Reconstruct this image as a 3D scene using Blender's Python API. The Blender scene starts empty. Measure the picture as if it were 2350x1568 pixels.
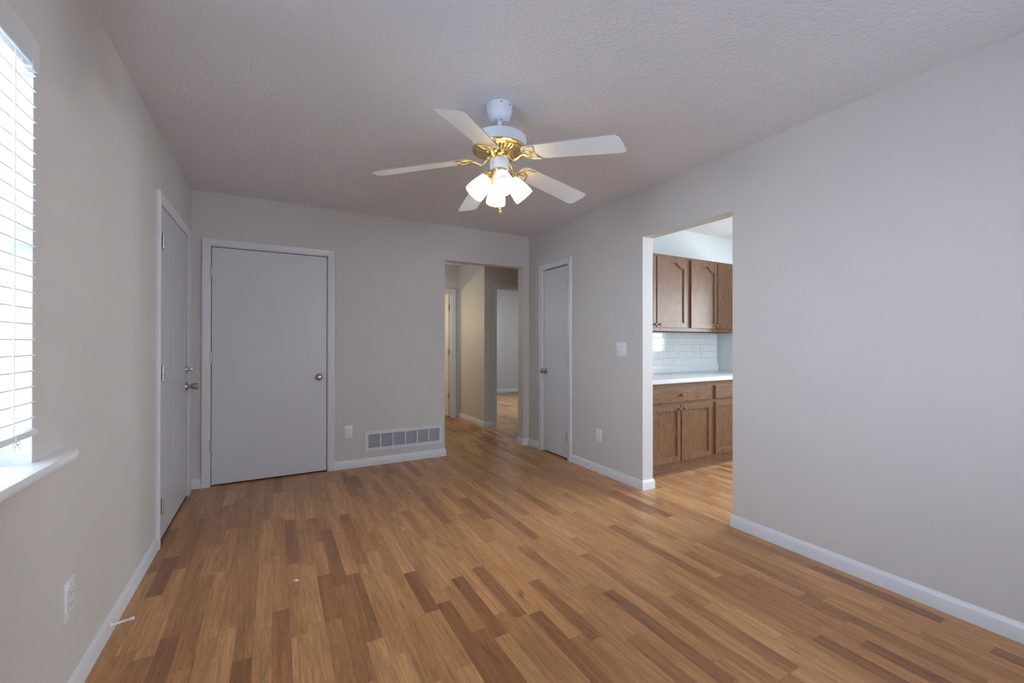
import bpy, bmesh, math, random
from mathutils import Vector, Matrix
from mathutils.geometry import tessellate_polygon

random.seed(7)
sc = bpy.context.scene
PI = math.pi
R = math.radians
COL = sc.collection

# ------------------------------------------------------------------ camera
cam_d = bpy.data.cameras.new('camera')
cam = bpy.data.objects.new('camera', cam_d)
COL.objects.link(cam)
cam_d.sensor_width = 36.0
cam_d.lens = 984.77 / 2350 * 36.0
cam_d.clip_start = 0.02
CAM = Vector((0.5953, -4.3156, 1.1940))
yaw, pitch, roll = 0.505094, 0.0031328, 0.000989
fw = Vector((math.sin(yaw) * math.cos(pitch), math.cos(yaw) * math.cos(pitch), math.sin(pitch)))
rt = Vector((math.cos(yaw), -math.sin(yaw), 0)); up = rt.cross(fw)
rt2 = math.cos(roll) * rt + math.sin(roll) * up
up2 = -math.sin(roll) * rt + math.cos(roll) * up
M = Matrix((rt2, up2, -fw)).transposed().to_4x4(); M.translation = CAM
cam.matrix_world = M
sc.camera = cam

# ------------------------------------------------------------------ view, world, daylight
sc.view_settings.view_transform = 'Standard'
sc.view_settings.look = 'None'
sc.view_settings.gamma = 1.0
sc.view_settings.use_curve_mapping = False
sc.view_settings.exposure = 0.0
sc.cycles.use_denoising = True
sc.cycles.max_bounces = 10
sc.cycles.diffuse_bounces = 6
sc.cycles.glossy_bounces = 4
sc.cycles.transparent_max_bounces = 16
sc.cycles.sample_clamp_indirect = 40.0

world = bpy.data.worlds.new('sky'); sc.world = world
world.use_nodes = True
wb = world.node_tree.nodes['Background']
wb.inputs[0].default_value = (0.77, 0.82, 1.0, 1)
wb.inputs[1].default_value = 8.6

def area(name, loc, direction, sx, sy, power, color):
    d = bpy.data.lights.new(name, 'AREA'); d.shape = 'RECTANGLE'; d.size = sx; d.size_y = sy
    d.energy = power; d.color = color
    o = bpy.data.objects.new(name, d); COL.objects.link(o)
    o.location = loc
    o.rotation_euler = Vector(direction).to_track_quat('-Z', 'Z').to_euler()
    return o
def point(name, loc, power, color, rad=0.03):
    d = bpy.data.lights.new(name, 'POINT'); d.energy = power; d.color = color; d.shadow_soft_size = rad
    o = bpy.data.objects.new(name, d); COL.objects.link(o); o.location = loc
    return o
# daylight entering through each window (lamp stands outside the pane)
area('daylight_side_window', (-0.55, -3.05, 1.5), (1, 0.0, -0.05), 1.3, 1.6, 108, (0.57, 0.73, 1.0))
area('fill_light_kitchen_front', (4.9, -5.75, 1.6), (0, 1, -0.08), 1.7, 1.3, 60, (0.62, 0.86, 1.0))  # added fill for the cabinet wall, comes through a made-up window
area('daylight_kitchen_side_window', (6.95, -3.75, 1.6), (-1, 0.1, -0.1), 1.3, 1.2, 90, (0.88, 0.95, 1.0))
area('fill_light_kitchen_side', (6.95, -2.20, 1.6), (-1, 0, -0.05), 1.1, 1.2, 150, (0.90, 0.96, 0.97))  # added main kitchen light through a made-up window; also brightens the left wall
area('daylight_bedroom_window', (7.1, 3.0, 1.5), (-1, 0, -0.1), 1.2, 1.2, 175, (0.70, 0.86, 1.0))
point('bathroom_lamp', (1.95, 3.15, 1.66), 30, (1.0, 0.76, 0.32), 0.06)
point('hall_fill_light', (2.25, 1.72, 1.6), 10, (0.95, 1.0, 0.96), 0.25)  # added unseen fill for the hall wall, no fixture

# ------------------------------------------------------------------ materials
def new_mat(name):
    m = bpy.data.materials.new(name); m.use_nodes = True
    nt = m.node_tree; b = nt.nodes['Principled BSDF']
    return m, nt, b
def N(nt, typ, **kw):
    n = nt.nodes.new('ShaderNode' + typ)
    for k, v in kw.items():
        if k == 'inp':
            for a, c in v.items(): n.inputs[a].default_value = c
        else: setattr(n, k, v)
    return n
def L(nt, a, b): nt.links.new(a, b)
def math_n(nt, op, a, b=None, c=None):
    n = N(nt, 'Math', operation=op)
    for i, v in enumerate((a, b, c)):
        if v is None: continue
        if isinstance(v, (int, float)): n.inputs[i].default_value = v
        else: L(nt, v, n.inputs[i])
    return n.outputs[0]
def plain(name, col, rough=0.5, metal=0.0, bump=None, spec=0.5, coat=0.0):
    m, nt, b = new_mat(name)
    b.inputs['Base Color'].default_value = (*col, 1); b.inputs['Roughness'].default_value = rough
    b.inputs['Metallic'].default_value = metal
    b.inputs['Specular IOR Level'].default_value = spec
    b.inputs['Coat Weight'].default_value = coat
    g = N(nt, 'NewGeometry')
    # slight tone variation so that no surface is a dead flat colour
    nz = N(nt, 'TexNoise', inp={'Scale': 3.0, 'Detail': 3.0}); L(nt, g.outputs['Position'], nz.inputs['Vector'])
    mr = N(nt, 'MapRange', inp={3: 0.975, 4: 1.025}); L(nt, nz.outputs[0], mr.inputs[0])
    mx = N(nt, 'Mix', data_type='RGBA', blend_type='MULTIPLY', inp={0: 1.0}); mx.inputs[6].default_value = (*col, 1)
    cb = N(nt, 'CombineColor')
    for i in range(3): L(nt, mr.outputs[0], cb.inputs[i])
    L(nt, cb.outputs[0], mx.inputs[7]); L(nt, mx.outputs[2], b.inputs['Base Color'])
    if bump:
        sc_, strength, dist, det = bump
        n2 = N(nt, 'TexNoise', inp={'Scale': sc_, 'Detail': det, 'Roughness': 0.6}); L(nt, g.outputs['Position'], n2.inputs['Vector'])
        bp = N(nt, 'Bump', inp={'Strength': strength, 'Distance': dist}); L(nt, n2.outputs[0], bp.inputs['Height'])
        L(nt, bp.outputs[0], b.inputs['Normal'])
    return m

def mat_ceiling():
    m, nt, b = new_mat('knockdown_ceiling')
    b.inputs['Roughness'].default_value = 0.9; b.inputs['Specular IOR Level'].default_value = 0.2
    b.inputs['Base Color'].default_value = (0.76, 0.75, 0.76, 1)
    g = N(nt, 'NewGeometry')
    n0 = N(nt, 'TexNoise', inp={'Scale': 9.0, 'Detail': 2.0}); L(nt, g.outputs['Position'], n0.inputs['Vector'])
    va = N(nt, 'VectorMath', operation='MULTIPLY_ADD'); L(nt, n0.outputs[1], va.inputs[0]); va.inputs[1].default_value = (.06, .06, .06); L(nt, g.outputs['Position'], va.inputs[2])
    v = N(nt, 'TexVoronoi', feature='SMOOTH_F1', inp={'Scale': 62.0}); L(nt, va.outputs[0], v.inputs['Vector'])
    n1 = N(nt, 'TexNoise', inp={'Scale': 85.0, 'Detail': 4.0, 'Roughness': 0.65}); L(nt, g.outputs['Position'], n1.inputs['Vector'])
    h = math_n(nt, 'MULTIPLY_ADD', v.outputs['Distance'], 0.7, n1.outputs[0])
    bp = N(nt, 'Bump', inp={'Strength': 0.55, 'Distance': 0.006}); L(nt, h, bp.inputs['Height'])
    L(nt, bp.outputs[0], b.inputs['Normal'])
    return m

def mat_floor():
    m, nt, b = new_mat('oak_strip_laminate')
    g = N(nt, 'NewGeometry'); s = N(nt, 'SeparateXYZ'); L(nt, g.outputs['Position'], s.inputs[0])
    X, Y = s.outputs[0], s.outputs[1]
    W = 0.0655
    xr = math_n(nt, 'DIVIDE', X, W); row = math_n(nt, 'FLOOR', xr); fx = math_n(nt, 'FRACT', xr)
    w1 = N(nt, 'TexWhiteNoise', noise_dimensions='1D'); L(nt, row, w1.inputs['W'])
    row2 = math_n(nt, 'ADD', row, 37.3)
    w2 = N(nt, 'TexWhiteNoise', noise_dimensions='1D'); L(nt, row2, w2.inputs['W'])
    Ln = math_n(nt, 'MULTIPLY_ADD', w1.outputs[0], 0.42, 0.36)
    yy = math_n(nt, 'ADD', math_n(nt, 'DIVIDE', Y, Ln), math_n(nt, 'MULTIPLY', w2.outputs[0], 9.0))
    # jitter the butt joints so strips in a row differ in length
    cell0 = math_n(nt, 'FLOOR', yy)
    cell = cell0; fy = math_n(nt, 'FRACT', yy)
    idv = N(nt, 'CombineXYZ'); L(nt, row, idv.inputs[0]); L(nt, cell, idv.inputs[1])
    wn = N(nt, 'TexWhiteNoise', noise_dimensions='2D'); L(nt, idv.outputs[0], wn.inputs['Vector'])
    ramp = N(nt, 'ValToRGB'); L(nt, wn.outputs[0], ramp.inputs[0])
    cr = ramp.color_ramp
    cols = [(0.0, (0.285, 0.124, 0.052)), (0.05, (0.330, 0.148, 0.062)), (0.15, (0.395, 0.187, 0.078)), (0.40, (0.465, 0.228, 0.092)), (0.70, (0.520, 0.262, 0.107)), (1.0, (0.580, 0.308, 0.130))]
    cr.elements[0].position, cr.elements[0].color = cols[0][0], (*cols[0][1], 1)
    cr.elements[1].position, cr.elements[1].color = cols[-1][0], (*cols[-1][1], 1)
    for p_, c_ in cols[1:-1]:
        e = cr.elements.new(p_); e.color = (*c_, 1)
    # grain: long fibres, offset per strip
    off = N(nt, 'VectorMath', operation='SCALE'); L(nt, wn.outputs[1], off.inputs[0]); off.inputs['Scale'].default_value = 23.0
    pv = N(nt, 'VectorMath', operation='ADD'); L(nt, g.outputs['Position'], pv.inputs[0]); L(nt, off.outputs[0], pv.inputs[1])
    mp = N(nt, 'Mapping'); mp.inputs['Scale'].default_value = (130.0, 5.0, 1.0); L(nt, pv.outputs[0], mp.inputs[0])
    g1 = N(nt, 'TexNoise', inp={'Scale': 1.0, 'Detail': 5.0, 'Roughness': 0.62, 'Distortion': 0.4}); L(nt, mp.outputs[0], g1.inputs['Vector'])
    mp2 = N(nt, 'Mapping'); mp2.inputs['Scale'].default_value = (26.0, 1.9, 1.0); L(nt, pv.outputs[0], mp2.inputs[0])
    g2 = N(nt, 'TexNoise', inp={'Scale': 1.0, 'Detail': 3.0, 'Roughness': 0.55, 'Distortion': 0.8}); L(nt, mp2.outputs[0], g2.inputs['Vector'])
    # cathedral rings
    rg = math_n(nt, 'FRACT', math_n(nt, 'MULTIPLY', g2.outputs[0], 13.0))
    rg = math_n(nt, 'ABSOLUTE', math_n(nt, 'SUBTRACT', rg, 0.5))
    # knots / dark flecks
    mp3 = N(nt, 'Mapping'); mp3.inputs['Scale'].default_value = (16.0, 2.6, 1.0); L(nt, pv.outputs[0], mp3.inputs[0])
    kn = N(nt, 'TexNoise', inp={'Scale': 1.0, 'Detail': 2.0, 'Distortion': 1.3}); L(nt, mp3.outputs[0], kn.inputs['Vector'])
    km = N(nt, 'MapRange', inp={1: 0.64, 2: 0.78, 3: 0.0, 4: 1.0}); L(nt, kn.outputs[0], km.inputs[0])
    f1 = N(nt, 'MapRange', inp={1: 0.3, 2: 0.7, 3: 0.72, 4: 1.16}); L(nt, g1.outputs[0], f1.inputs[0])
    f2 = N(nt, 'MapRange', inp={1: 0.3, 2: 0.7, 3: 0.78, 4: 1.13}); L(nt, g2.outputs[0], f2.inputs[0])
    f3 = N(nt, 'MapRange', inp={1: 0.0, 2: 0.22, 3: 0.80, 4: 1.03}); L(nt, rg, f3.inputs[0])
    f = math_n(nt, 'MULTIPLY', math_n(nt, 'MULTIPLY', f1.outputs[0], f2.outputs[0]), f3.outputs[0])
    f = math_n(nt, 'MULTIPLY', f, math_n(nt, 'MULTIPLY_ADD', km.outputs[0], -0.45, 1.0))
    # seams
    ex = math_n(nt, 'MINIMUM', fx, math_n(nt, 'SUBTRACT', 1.0, fx))
    sx = N(nt, 'MapRange', inp={1: 0.0, 2: 0.022, 3: 0.80, 4: 1.0}); L(nt, ex, sx.inputs[0])
    ey = math_n(nt, 'MULTIPLY', math_n(nt, 'MINIMUM', fy, math_n(nt, 'SUBTRACT', 1.0, fy)), Ln)
    sy = N(nt, 'MapRange', inp={1: 0.0, 2: 0.0022, 3: 0.76, 4: 1.0}); L(nt, ey, sy.inputs[0])
    f = math_n(nt, 'MULTIPLY', math_n(nt, 'MULTIPLY', f, sx.outputs[0]), sy.outputs[0])
    cb = N(nt, 'CombineColor')
    for i in range(3): L(nt, f, cb.inputs[i])
    mx = N(nt, 'Mix', data_type='RGBA', blend_type='MULTIPLY', inp={0: 1.0}); L(nt, ramp.outputs[0], mx.inputs[6]); L(nt, cb.outputs[0], mx.inputs[7])
    L(nt, mx.outputs[2], b.inputs['Base Color'])
    rr = N(nt, 'MapRange', inp={1: 0.3, 2: 0.7, 3: 0.34, 4: 0.27}); L(nt, g1.outputs[0], rr.inputs[0]); L(nt, rr.outputs[0], b.inputs['Roughness'])
    b.inputs['Specular IOR Level'].default_value = 0.42
    bp = N(nt, 'Bump', inp={'Strength': 0.12, 'Distance': 0.001}); L(nt, f, bp.inputs['Height']); L(nt, bp.outputs[0], b.inputs['Normal'])
    return m

def mat_oak(name, horiz=False):
    m, nt, b = new_mat(name)
    tc = N(nt, 'TexCoord'); oi = N(nt, 'ObjectInfo')
    off = N(nt, 'CombineXYZ'); r7 = math_n(nt, 'MULTIPLY', oi.outputs['Random'], 17.0)
    for i in range(3): L(nt, r7, off.inputs[i])
    pv = N(nt, 'VectorMath', operation='ADD'); L(nt, tc.outputs['Object'], pv.inputs[0]); L(nt, off.outputs[0], pv.inputs[1])
    mp = N(nt, 'Mapping'); mp.inputs['Scale'].default_value = (9.0, 95.0, 150.0) if horiz else (150.0, 95.0, 9.0)
    L(nt, pv.outputs[0], mp.inputs[0])
    g1 = N(nt, 'TexNoise', inp={'Scale': 1.0, 'Detail': 4.0, 'Roughness': 0.6}); L(nt, mp.outputs[0], g1.inputs['Vector'])
    mp2 = N(nt, 'Mapping'); mp2.inputs['Scale'].default_value = (1.3, 6.0, 9.5) if horiz else (9.5, 6.0, 1.3)
    L(nt, pv.outputs[0], mp2.inputs[0])
    g2 = N(nt, 'TexNoise', inp={'Scale': 1.0, 'Detail': 2.0, 'Distortion': 0.5}); L(nt, mp2.outputs[0], g2.inputs['Vector'])
    rg = math_n(nt, 'FRACT', math_n(nt, 'MULTIPLY', g2.outputs[0], 16.0))
    f1 = N(nt, 'MapRange', inp={1: 0.32, 2: 0.68, 3: 0.62, 4: 1.16}); L(nt, g1.outputs[0], f1.inputs[0])
    f2 = N(nt, 'MapRange', inp={1: 0.0, 2: 0.5, 3: 0.72, 4: 1.04}); L(nt, rg, f2.inputs[0])
    f = math_n(nt, 'MULTIPLY', f1.outputs[0], f2.outputs[0])
    cb = N(nt, 'CombineColor')
    for i in range(3): L(nt, f, cb.inputs[i])
    mx = N(nt, 'Mix', data_type='RGBA', blend_type='MULTIPLY', inp={0: 1.0}); mx.inputs[6].default_value = (0.215, 0.106, 0.052, 1); L(nt, cb.outputs[0], mx.inputs[7])
    L(nt, mx.outputs[2], b.inputs['Base Color'])
    b.inputs['Roughness'].default_value = 0.36
    b.inputs['Specular IOR Level'].default_value = 0.5
    bp = N(nt, 'Bump', inp={'Strength': 0.15, 'Distance': 0.001}); L(nt, g1.outputs[0], bp.inputs['Height']); L(nt, bp.outputs[0], b.inputs['Normal'])
    return m

def mat_tile():
    m, nt, b = new_mat('white_subway_tile')
    g = N(nt, 'NewGeometry'); s = N(nt, 'SeparateXYZ'); L(nt, g.outputs['Position'], s.inputs[0])
    cv = N(nt, 'CombineXYZ')
    L(nt, math_n(nt, 'SUBTRACT', s.outputs[0], 4.075), cv.inputs[0]); L(nt, math_n(nt, 'SUBTRACT', s.outputs[2], 0.948), cv.inputs[1])
    br = N(nt, 'TexBrick', offset=0.5, inp={'Scale': 1.0, 'Mortar Size': 0.0016, 'Mortar Smooth': 0.1, 'Brick Width': 0.1515, 'Row Height': 0.0765})
    br.inputs['Color1'].default_value = (0.80, 0.81, 0.81, 1); br.inputs['Color2'].default_value = (0.76, 0.77, 0.77, 1); br.inputs['Mortar'].default_value = (0.42, 0.44, 0.45, 1)
    L(nt, cv.outputs[0], br.inputs['Vector'])
    L(nt, br.outputs[0], b.inputs['Base Color'])
    rr = N(nt, 'MapRange', inp={3: 0.07, 4: 0.8}); L(nt, br.outputs[1], rr.inputs[0]); L(nt, rr.outputs[0], b.inputs['Roughness'])
    nz = N(nt, 'TexNoise', inp={'Scale': 14.0}); L(nt, g.outputs['Position'], nz.inputs['Vector'])
    h = math_n(nt, 'MULTIPLY_ADD', br.outputs[1], -0.5, math_n(nt, 'MULTIPLY', nz.outputs[0], 0.5))
    bp = N(nt, 'Bump', inp={'Strength': 0.5, 'Distance': 0.002}); L(nt, h, bp.inputs['Height']); L(nt, bp.outputs[0], b.inputs['Normal'])
    return m

def mat_emit(name, col, strength):
    m, nt, b = new_mat(name)
    b.inputs['Base Color'].default_value = (*col, 1)
    b.inputs['Emission Color'].default_value = (*col, 1); b.inputs['Emission Strength'].default_value = strength
    return m
def mat_shade():
    m, nt, b = new_mat('frosted_ribbed_glass')
    out = nt.nodes['Material Output']
    tc = N(nt, 'TexCoord')
    s = N(nt, 'SeparateXYZ'); L(nt, tc.outputs['Object'], s.inputs[0])
    ang = math_n(nt, 'ARCTAN2', s.outputs[1], s.outputs[0])
    rib = math_n(nt, 'SINE', math_n(nt, 'MULTIPLY', ang, 44.0))
    bp = N(nt, 'Bump', inp={'Strength': 0.3, 'Distance': 0.0015}); L(nt, rib, bp.inputs['Height'])
    t = N(nt, 'BsdfTranslucent'); t.inputs[0].default_value = (0.52, 0.465, 0.375, 1); L(nt, bp.outputs[0], t.inputs['Normal'])
    d = N(nt, 'BsdfDiffuse'); d.inputs[0].default_value = (0.92, 0.90, 0.86, 1); L(nt, bp.outputs[0], d.inputs['Normal'])
    gl = N(nt, 'BsdfGlossy', inp={'Roughness': 0.25}); L(nt, bp.outputs[0], gl.inputs['Normal'])
    m1 = N(nt, 'MixShader', inp={0: 0.55}); L(nt, t.outputs[0], m1.inputs[1]); L(nt, d.outputs[0], m1.inputs[2])
    m2 = N(nt, 'MixShader', inp={0: 0.06}); L(nt, m1.outputs[0], m2.inputs[1]); L(nt, gl.outputs[0], m2.inputs[2])
    L(nt, m2.outputs[0], out.inputs[0])
    return m
def mat_pane():
    m, nt, b = new_mat('window_glass')
    out = nt.nodes['Material Output']
    t = N(nt, 'BsdfTransparent'); t.inputs[0].default_value = (0.95, 0.97, 0.97, 1)
    gl = N(nt, 'BsdfGlossy', inp={'Roughness': 0.02})
    fr = N(nt, 'Fresnel', inp={'IOR': 1.45})
    mx = N(nt, 'MixShader'); L(nt, fr.outputs[0], mx.inputs[0]); L(nt, t.outputs[0], mx.inputs[1]); L(nt, gl.outputs[0], mx.inputs[2])
    L(nt, mx.outputs[0], out.inputs[0])
    return m
def mat_slat():
    m, nt, b = new_mat('white_blind_vinyl')
    b.inputs['Base Color'].default_value = (0.84, 0.85, 0.85, 1); b.inputs['Roughness'].default_value = 0.45
    g = N(nt, 'NewGeometry'); mp = N(nt, 'Mapping'); mp.inputs['Scale'].default_value = (220, 6, 1); L(nt, g.outputs['Position'], mp.inputs[0])
    nz = N(nt, 'TexNoise', inp={'Scale': 1.0, 'Detail': 2.0}); L(nt, mp.outputs[0], nz.inputs['Vector'])
    bp = N(nt, 'Bump', inp={'Strength': 0.2, 'Distance': 0.0006}); L(nt, nz.outputs[0], bp.inputs['Height']); L(nt, bp.outputs[0], b.inputs['Normal'])
    return m

WALL = plain('greige_wall_paint', (0.585, 0.555, 0.525), 0.55, bump=(170, 0.22, 0.003, 2.0), spec=0.4)
KWALL = plain('kitchen_wall_paint', (0.64, 0.66, 0.65), 0.5, bump=(170, 0.2, 0.003, 2.0), spec=0.4)
CEIL = mat_ceiling()
FLOOR = mat_floor()
TRIM = plain('white_trim_enamel', (0.66, 0.66, 0.675), 0.35)
DOOR = plain('painted_door_white', (0.62, 0.62, 0.635), 0.42, bump=(120, 0.10, 0.002, 3.0))
DOORP = plain('entry_door_grey_white', (0.55, 0.555, 0.58), 0.4)
NICKEL = plain('brushed_nickel', (0.46, 0.43, 0.40), 0.30, 1.0)
STEEL = plain('hinge_steel', (0.55, 0.53, 0.50), 0.36, 1.0)
DARK = plain('dark_gap', (0.02, 0.017, 0.014), 0.8)  # near-black, the shade of door gaps put into the colour
BRONZE = plain('threshold_bronze', (0.055, 0.040, 0.030), 0.5)
BRASS = plain('polished_brass', (0.78, 0.63, 0.33), 0.2, 1.0)
BRONZERIM = plain('brown_rim', (0.22, 0.14, 0.08), 0.4)
FANW = plain('fan_white_enamel', (0.68, 0.73, 0.78), 0.28)
BLADEW = plain('fan_blade_white', (0.84, 0.85, 0.85), 0.36)
BLADEEDGE = plain('fan_blade_edge', (0.30, 0.30, 0.31), 0.5)
PLATE = plain('white_plastic_plate', (0.74, 0.75, 0.78), 0.3)
SLOT = plain('socket_slot', (0.10, 0.10, 0.10), 0.6)
SLOTB = plain('vent_slot_brown', (0.16, 0.10, 0.045), 0.5)
GRILLE = plain('grille_white_enamel', (0.66, 0.665, 0.69), 0.4)
GRDARK = plain('grille_painted_shade', (0.26, 0.29, 0.34), 0.8)
OAK = mat_oak('oak_cabinet_vertical'); OAKH = mat_oak('oak_cabinet_horizontal', True)
KNOBM = plain('turned_wood_knob', (0.26, 0.115, 0.05), 0.3)
COUNTER = plain('white_laminate_counter', (0.76, 0.78, 0.79), 0.28)
TILE = mat_tile()
SHADE = mat_shade()
BULB = mat_emit('warm_bulb_glow', (1.0, 0.96, 0.87), 165.0)
PANE = mat_pane()
SLAT = mat_slat()
VAL = plain('blind_valance_grey_white', (0.62, 0.62, 0.62), 0.4)
VINYL = plain('window_vinyl', (0.82, 0.83, 0.84), 0.35)
SILLM = plain('sill_white_paint', (0.80, 0.81, 0.81), 0.4, bump=(140, 0.25, 0.003, 2))
JAMB = plain('window_return_white', (0.80, 0.80, 0.80), 0.6, bump=(140, 0.35, 0.003, 3))
RUBBER = plain('door_stop_white', (0.78, 0.74, 0.70), 0.5)
SCRAP = plain('paper_scrap', (0.85, 0.82, 0.80), 0.7)

# ------------------------------------------------------------------ mesh helpers
def BM(): return bmesh.new()
def obj(name, bm, mat, parent=None, smooth=None, loc=None):
    me = bpy.data.meshes.new(name); bmesh.ops.recalc_face_normals(bm, faces=bm.faces[:]); bm.to_mesh(me); bm.free()
    mats = mat if isinstance(mat, (list, tuple)) else [mat]
    for m in mats: me.materials.append(m)
    if smooth is not None:
        me.polygons.foreach_set('use_smooth', [True] * len(me.polygons))
        me.set_sharp_from_angle(angle=R(smooth))
    o = bpy.data.objects.new(name, me); COL.objects.link(o)
    if loc is not None: o.location = loc
    if parent is not None: o.parent = parent
    return o
def tag(o, label=None, cat=None, group=None, kind=None):
    if label: o['label'] = label
    if cat: o['category'] = cat
    if group: o['group'] = group
    if kind: o['kind'] = kind
    return o
def empty(name, loc=(0, 0, 0), label=None, cat=None, group=None, kind=None):
    o = bpy.data.objects.new(name, None); o.empty_display_size = 0.1; COL.objects.link(o); o.location = loc
    return tag(o, label, cat, group, kind)
def struct(name, bm, mat, label, cat, smooth=None):
    return tag(obj(name, bm, mat, None, smooth), label, cat, None, 'structure')
def box(bm, a, b, bev=0.0, seg=2, mi=0):
    x0, y0, z0 = [min(p, q) for p, q in zip(a, b)]; x1, y1, z1 = [max(p, q) for p, q in zip(a, b)]
    vs = [bm.verts.new(p) for p in [(x0, y0, z0), (x1, y0, z0), (x1, y1, z0), (x0, y1, z0), (x0, y0, z1), (x1, y0, z1), (x1, y1, z1), (x0, y1, z1)]]
    fs = [bm.faces.new([vs[i] for i in f]) for f in [(0, 3, 2, 1), (4, 5, 6, 7), (0, 1, 5, 4), (1, 2, 6, 5), (2, 3, 7, 6), (3, 0, 4, 7)]]
    for f in fs: f.material_index = mi
    if bev > 0:
        es = list({e for f in fs for e in f.edges})
        r_ = bmesh.ops.bevel(bm, geom=es, offset=bev, segments=seg, affect='EDGES', profile=0.5)
        for f in r_['faces']: f.material_index = mi
    return vs
def prism(bm, pts, vec, mi=0):
    vec = Vector(vec); a = [bm.verts.new(p) for p in pts]; b = [bm.verts.new(Vector(p) + vec) for p in pts]
    n = len(pts); fs = [bm.faces.new(a[::-1]), bm.faces.new(b)]
    for i in range(n): fs.append(bm.faces.new((a[i], a[(i + 1) % n], b[(i + 1) % n], b[i])))
    for f in fs: f.material_index = mi
def lathe(bm, prof, seg=32, mat=None, cap=True, mi=0):
    M_ = mat or Matrix.Identity(4); rings = []
    for r_, z in prof:
        rings.append([bm.verts.new(M_ @ Vector((r_ * math.cos(2 * PI * i / seg), r_ * math.sin(2 * PI * i / seg), z))) for i in range(seg)])
    for k in range(len(rings) - 1):
        for i in range(seg):
            f = bm.faces.new((rings[k][i], rings[k][(i + 1) % seg], rings[k + 1][(i + 1) % seg], rings[k + 1][i])); f.material_index = mi
    if cap:
        for rg in (rings[0][::-1], rings[-1]):
            f = bm.faces.new(rg); f.material_index = mi
def axis_mat(origin, direction):
    q = Vector(direction).to_track_quat('Z', 'Y'); m = q.to_matrix().to_4x4(); m.translation = Vector(origin); return m
def tube(bm, pts, rad, closed=False, seg=8, mi=0):
    pts = [Vector(p) for p in pts]; n = len(pts); rings = []
    rads = rad if isinstance(rad, (list, tuple)) else [rad] * n
    up_ = None
    for i, p in enumerate(pts):
        if closed: d = pts[(i + 1) % n] - pts[i - 1]
        else: d = pts[min(i + 1, n - 1)] - pts[max(i - 1, 0)]
        if d.length < 1e-9: d = Vector((0, 0, 1))
        d.normalize()
        if up_ is None:
            a = Vector((0, 0, 1)) if abs(d.z) < 0.9 else Vector((1, 0, 0)); up_ = a.cross(d).normalized()
        else:
            up_ = (up_ - d * up_.dot(d))
            up_ = up_.normalized() if up_.length > 1e-6 else Vector((1, 0, 0)).cross(d).normalized()
        w = d.cross(up_)
        rings.append([bm.verts.new(p + rads[i] * (math.cos(2 * PI * k / seg) * up_ + math.sin(2 * PI * k / seg) * w)) for k in range(seg)])
    m_ = n if closed else n - 1
    for i in range(m_):
        A, B = rings[i], rings[(i + 1) % n]
        for k in range(seg):
            f = bm.faces.new((A[k], A[(k + 1) % seg], B[(k + 1) % seg], B[k])); f.material_index = mi
    if not closed:
        bm.faces.new(rings[0][::-1]).material_index = mi; bm.faces.new(rings[-1]).material_index = mi
def ring_plate(bm, outer, inner, to3, d0, d1, mi=0):
    """a flat plate with a hole: outer / inner 2D loops, thickness d0..d1"""
    polys = [[Vector((x, y, 0)) for x, y in outer], [Vector((x, y, 0)) for x, y in inner]] if inner else [[Vector((x, y, 0)) for x, y in outer]]
    flat = [p for pl in polys for p in pl]
    tris = tessellate_polygon(polys)
    lo = [bm.verts.new(to3(p.x, p.y, d0)) for p in flat]; hi = [bm.verts.new(to3(p.x, p.y, d1)) for p in flat]
    for t in tris:
        for S in (lo, hi):
            try: bm.faces.new([S[i] for i in t]).material_index = mi
            except ValueError: pass
    base = 0
    for pl in polys:
        n = len(pl)
        for i in range(n):
            j = (i + 1) % n
            bm.faces.new((lo[base + i], lo[base + j], hi[base + j], hi[base + i])).material_index = mi
        base += n
def wall(bm, axis, c0, c1, u0, u1, z0, z1, holes=(), mi=0):
    """wall slab: axis 'x' means faces look along x (slab c0..c1 in x, u along y); holes (ua, ub, za, zb)"""
    us = sorted({u0, u1, *[h[0] for h in holes], *[h[1] for h in holes]}); us = [u for u in us if u0 <= u <= u1]
    zs = sorted({z0, z1, *[h[2] for h in holes], *[h[3] for h in holes]}); zs = [z for z in zs if z0 <= z <= z1]
    P = (lambda c, u, z: (c, u, z)) if axis == 'x' else (lambda c, u, z: (u, c, z))
    V = {}
    def v(c, i, j):
        k = (c, i, j)
        if k not in V: V[k] = bm.verts.new(P(c, us[i], zs[j]))
        return V[k]
    def solid(i, j):
        if not (0 <= i < len(us) - 1 and 0 <= j < len(zs) - 1): return False
        um, zm = (us[i] + us[i + 1]) / 2, (zs[j] + zs[j + 1]) / 2
        return not any(h[0] < um < h[1] and h[2] < zm < h[3] for h in holes)
    for i in range(len(us) - 1):
        for j in range(len(zs) - 1):
            if not solid(i, j): continue
            for c in (c0, c1): bm.faces.new((v(c, i, j), v(c, i + 1, j), v(c, i + 1, j + 1), v(c, i, j + 1))).material_index = mi
            for di, dj, a, b_ in ((-1, 0, (i, j), (i, j + 1)), (1, 0, (i + 1, j), (i + 1, j + 1)), (0, -1, (i, j), (i + 1, j)), (0, 1, (i, j + 1), (i + 1, j + 1))):
                if not solid(i + di, j + dj):
                    bm.faces.new((v(c0, *a), v(c0, *b_), v(c1, *b_), v(c1, *a))).material_index = mi

# ------------------------------------------------------------------ room shell
W, H = 3.209, 2.44
TB = 0.12          # wall thickness
XR = W + 0.115     # kitchen side of the right wall
YR = -5.9          # rear wall (behind the camera)

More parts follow.
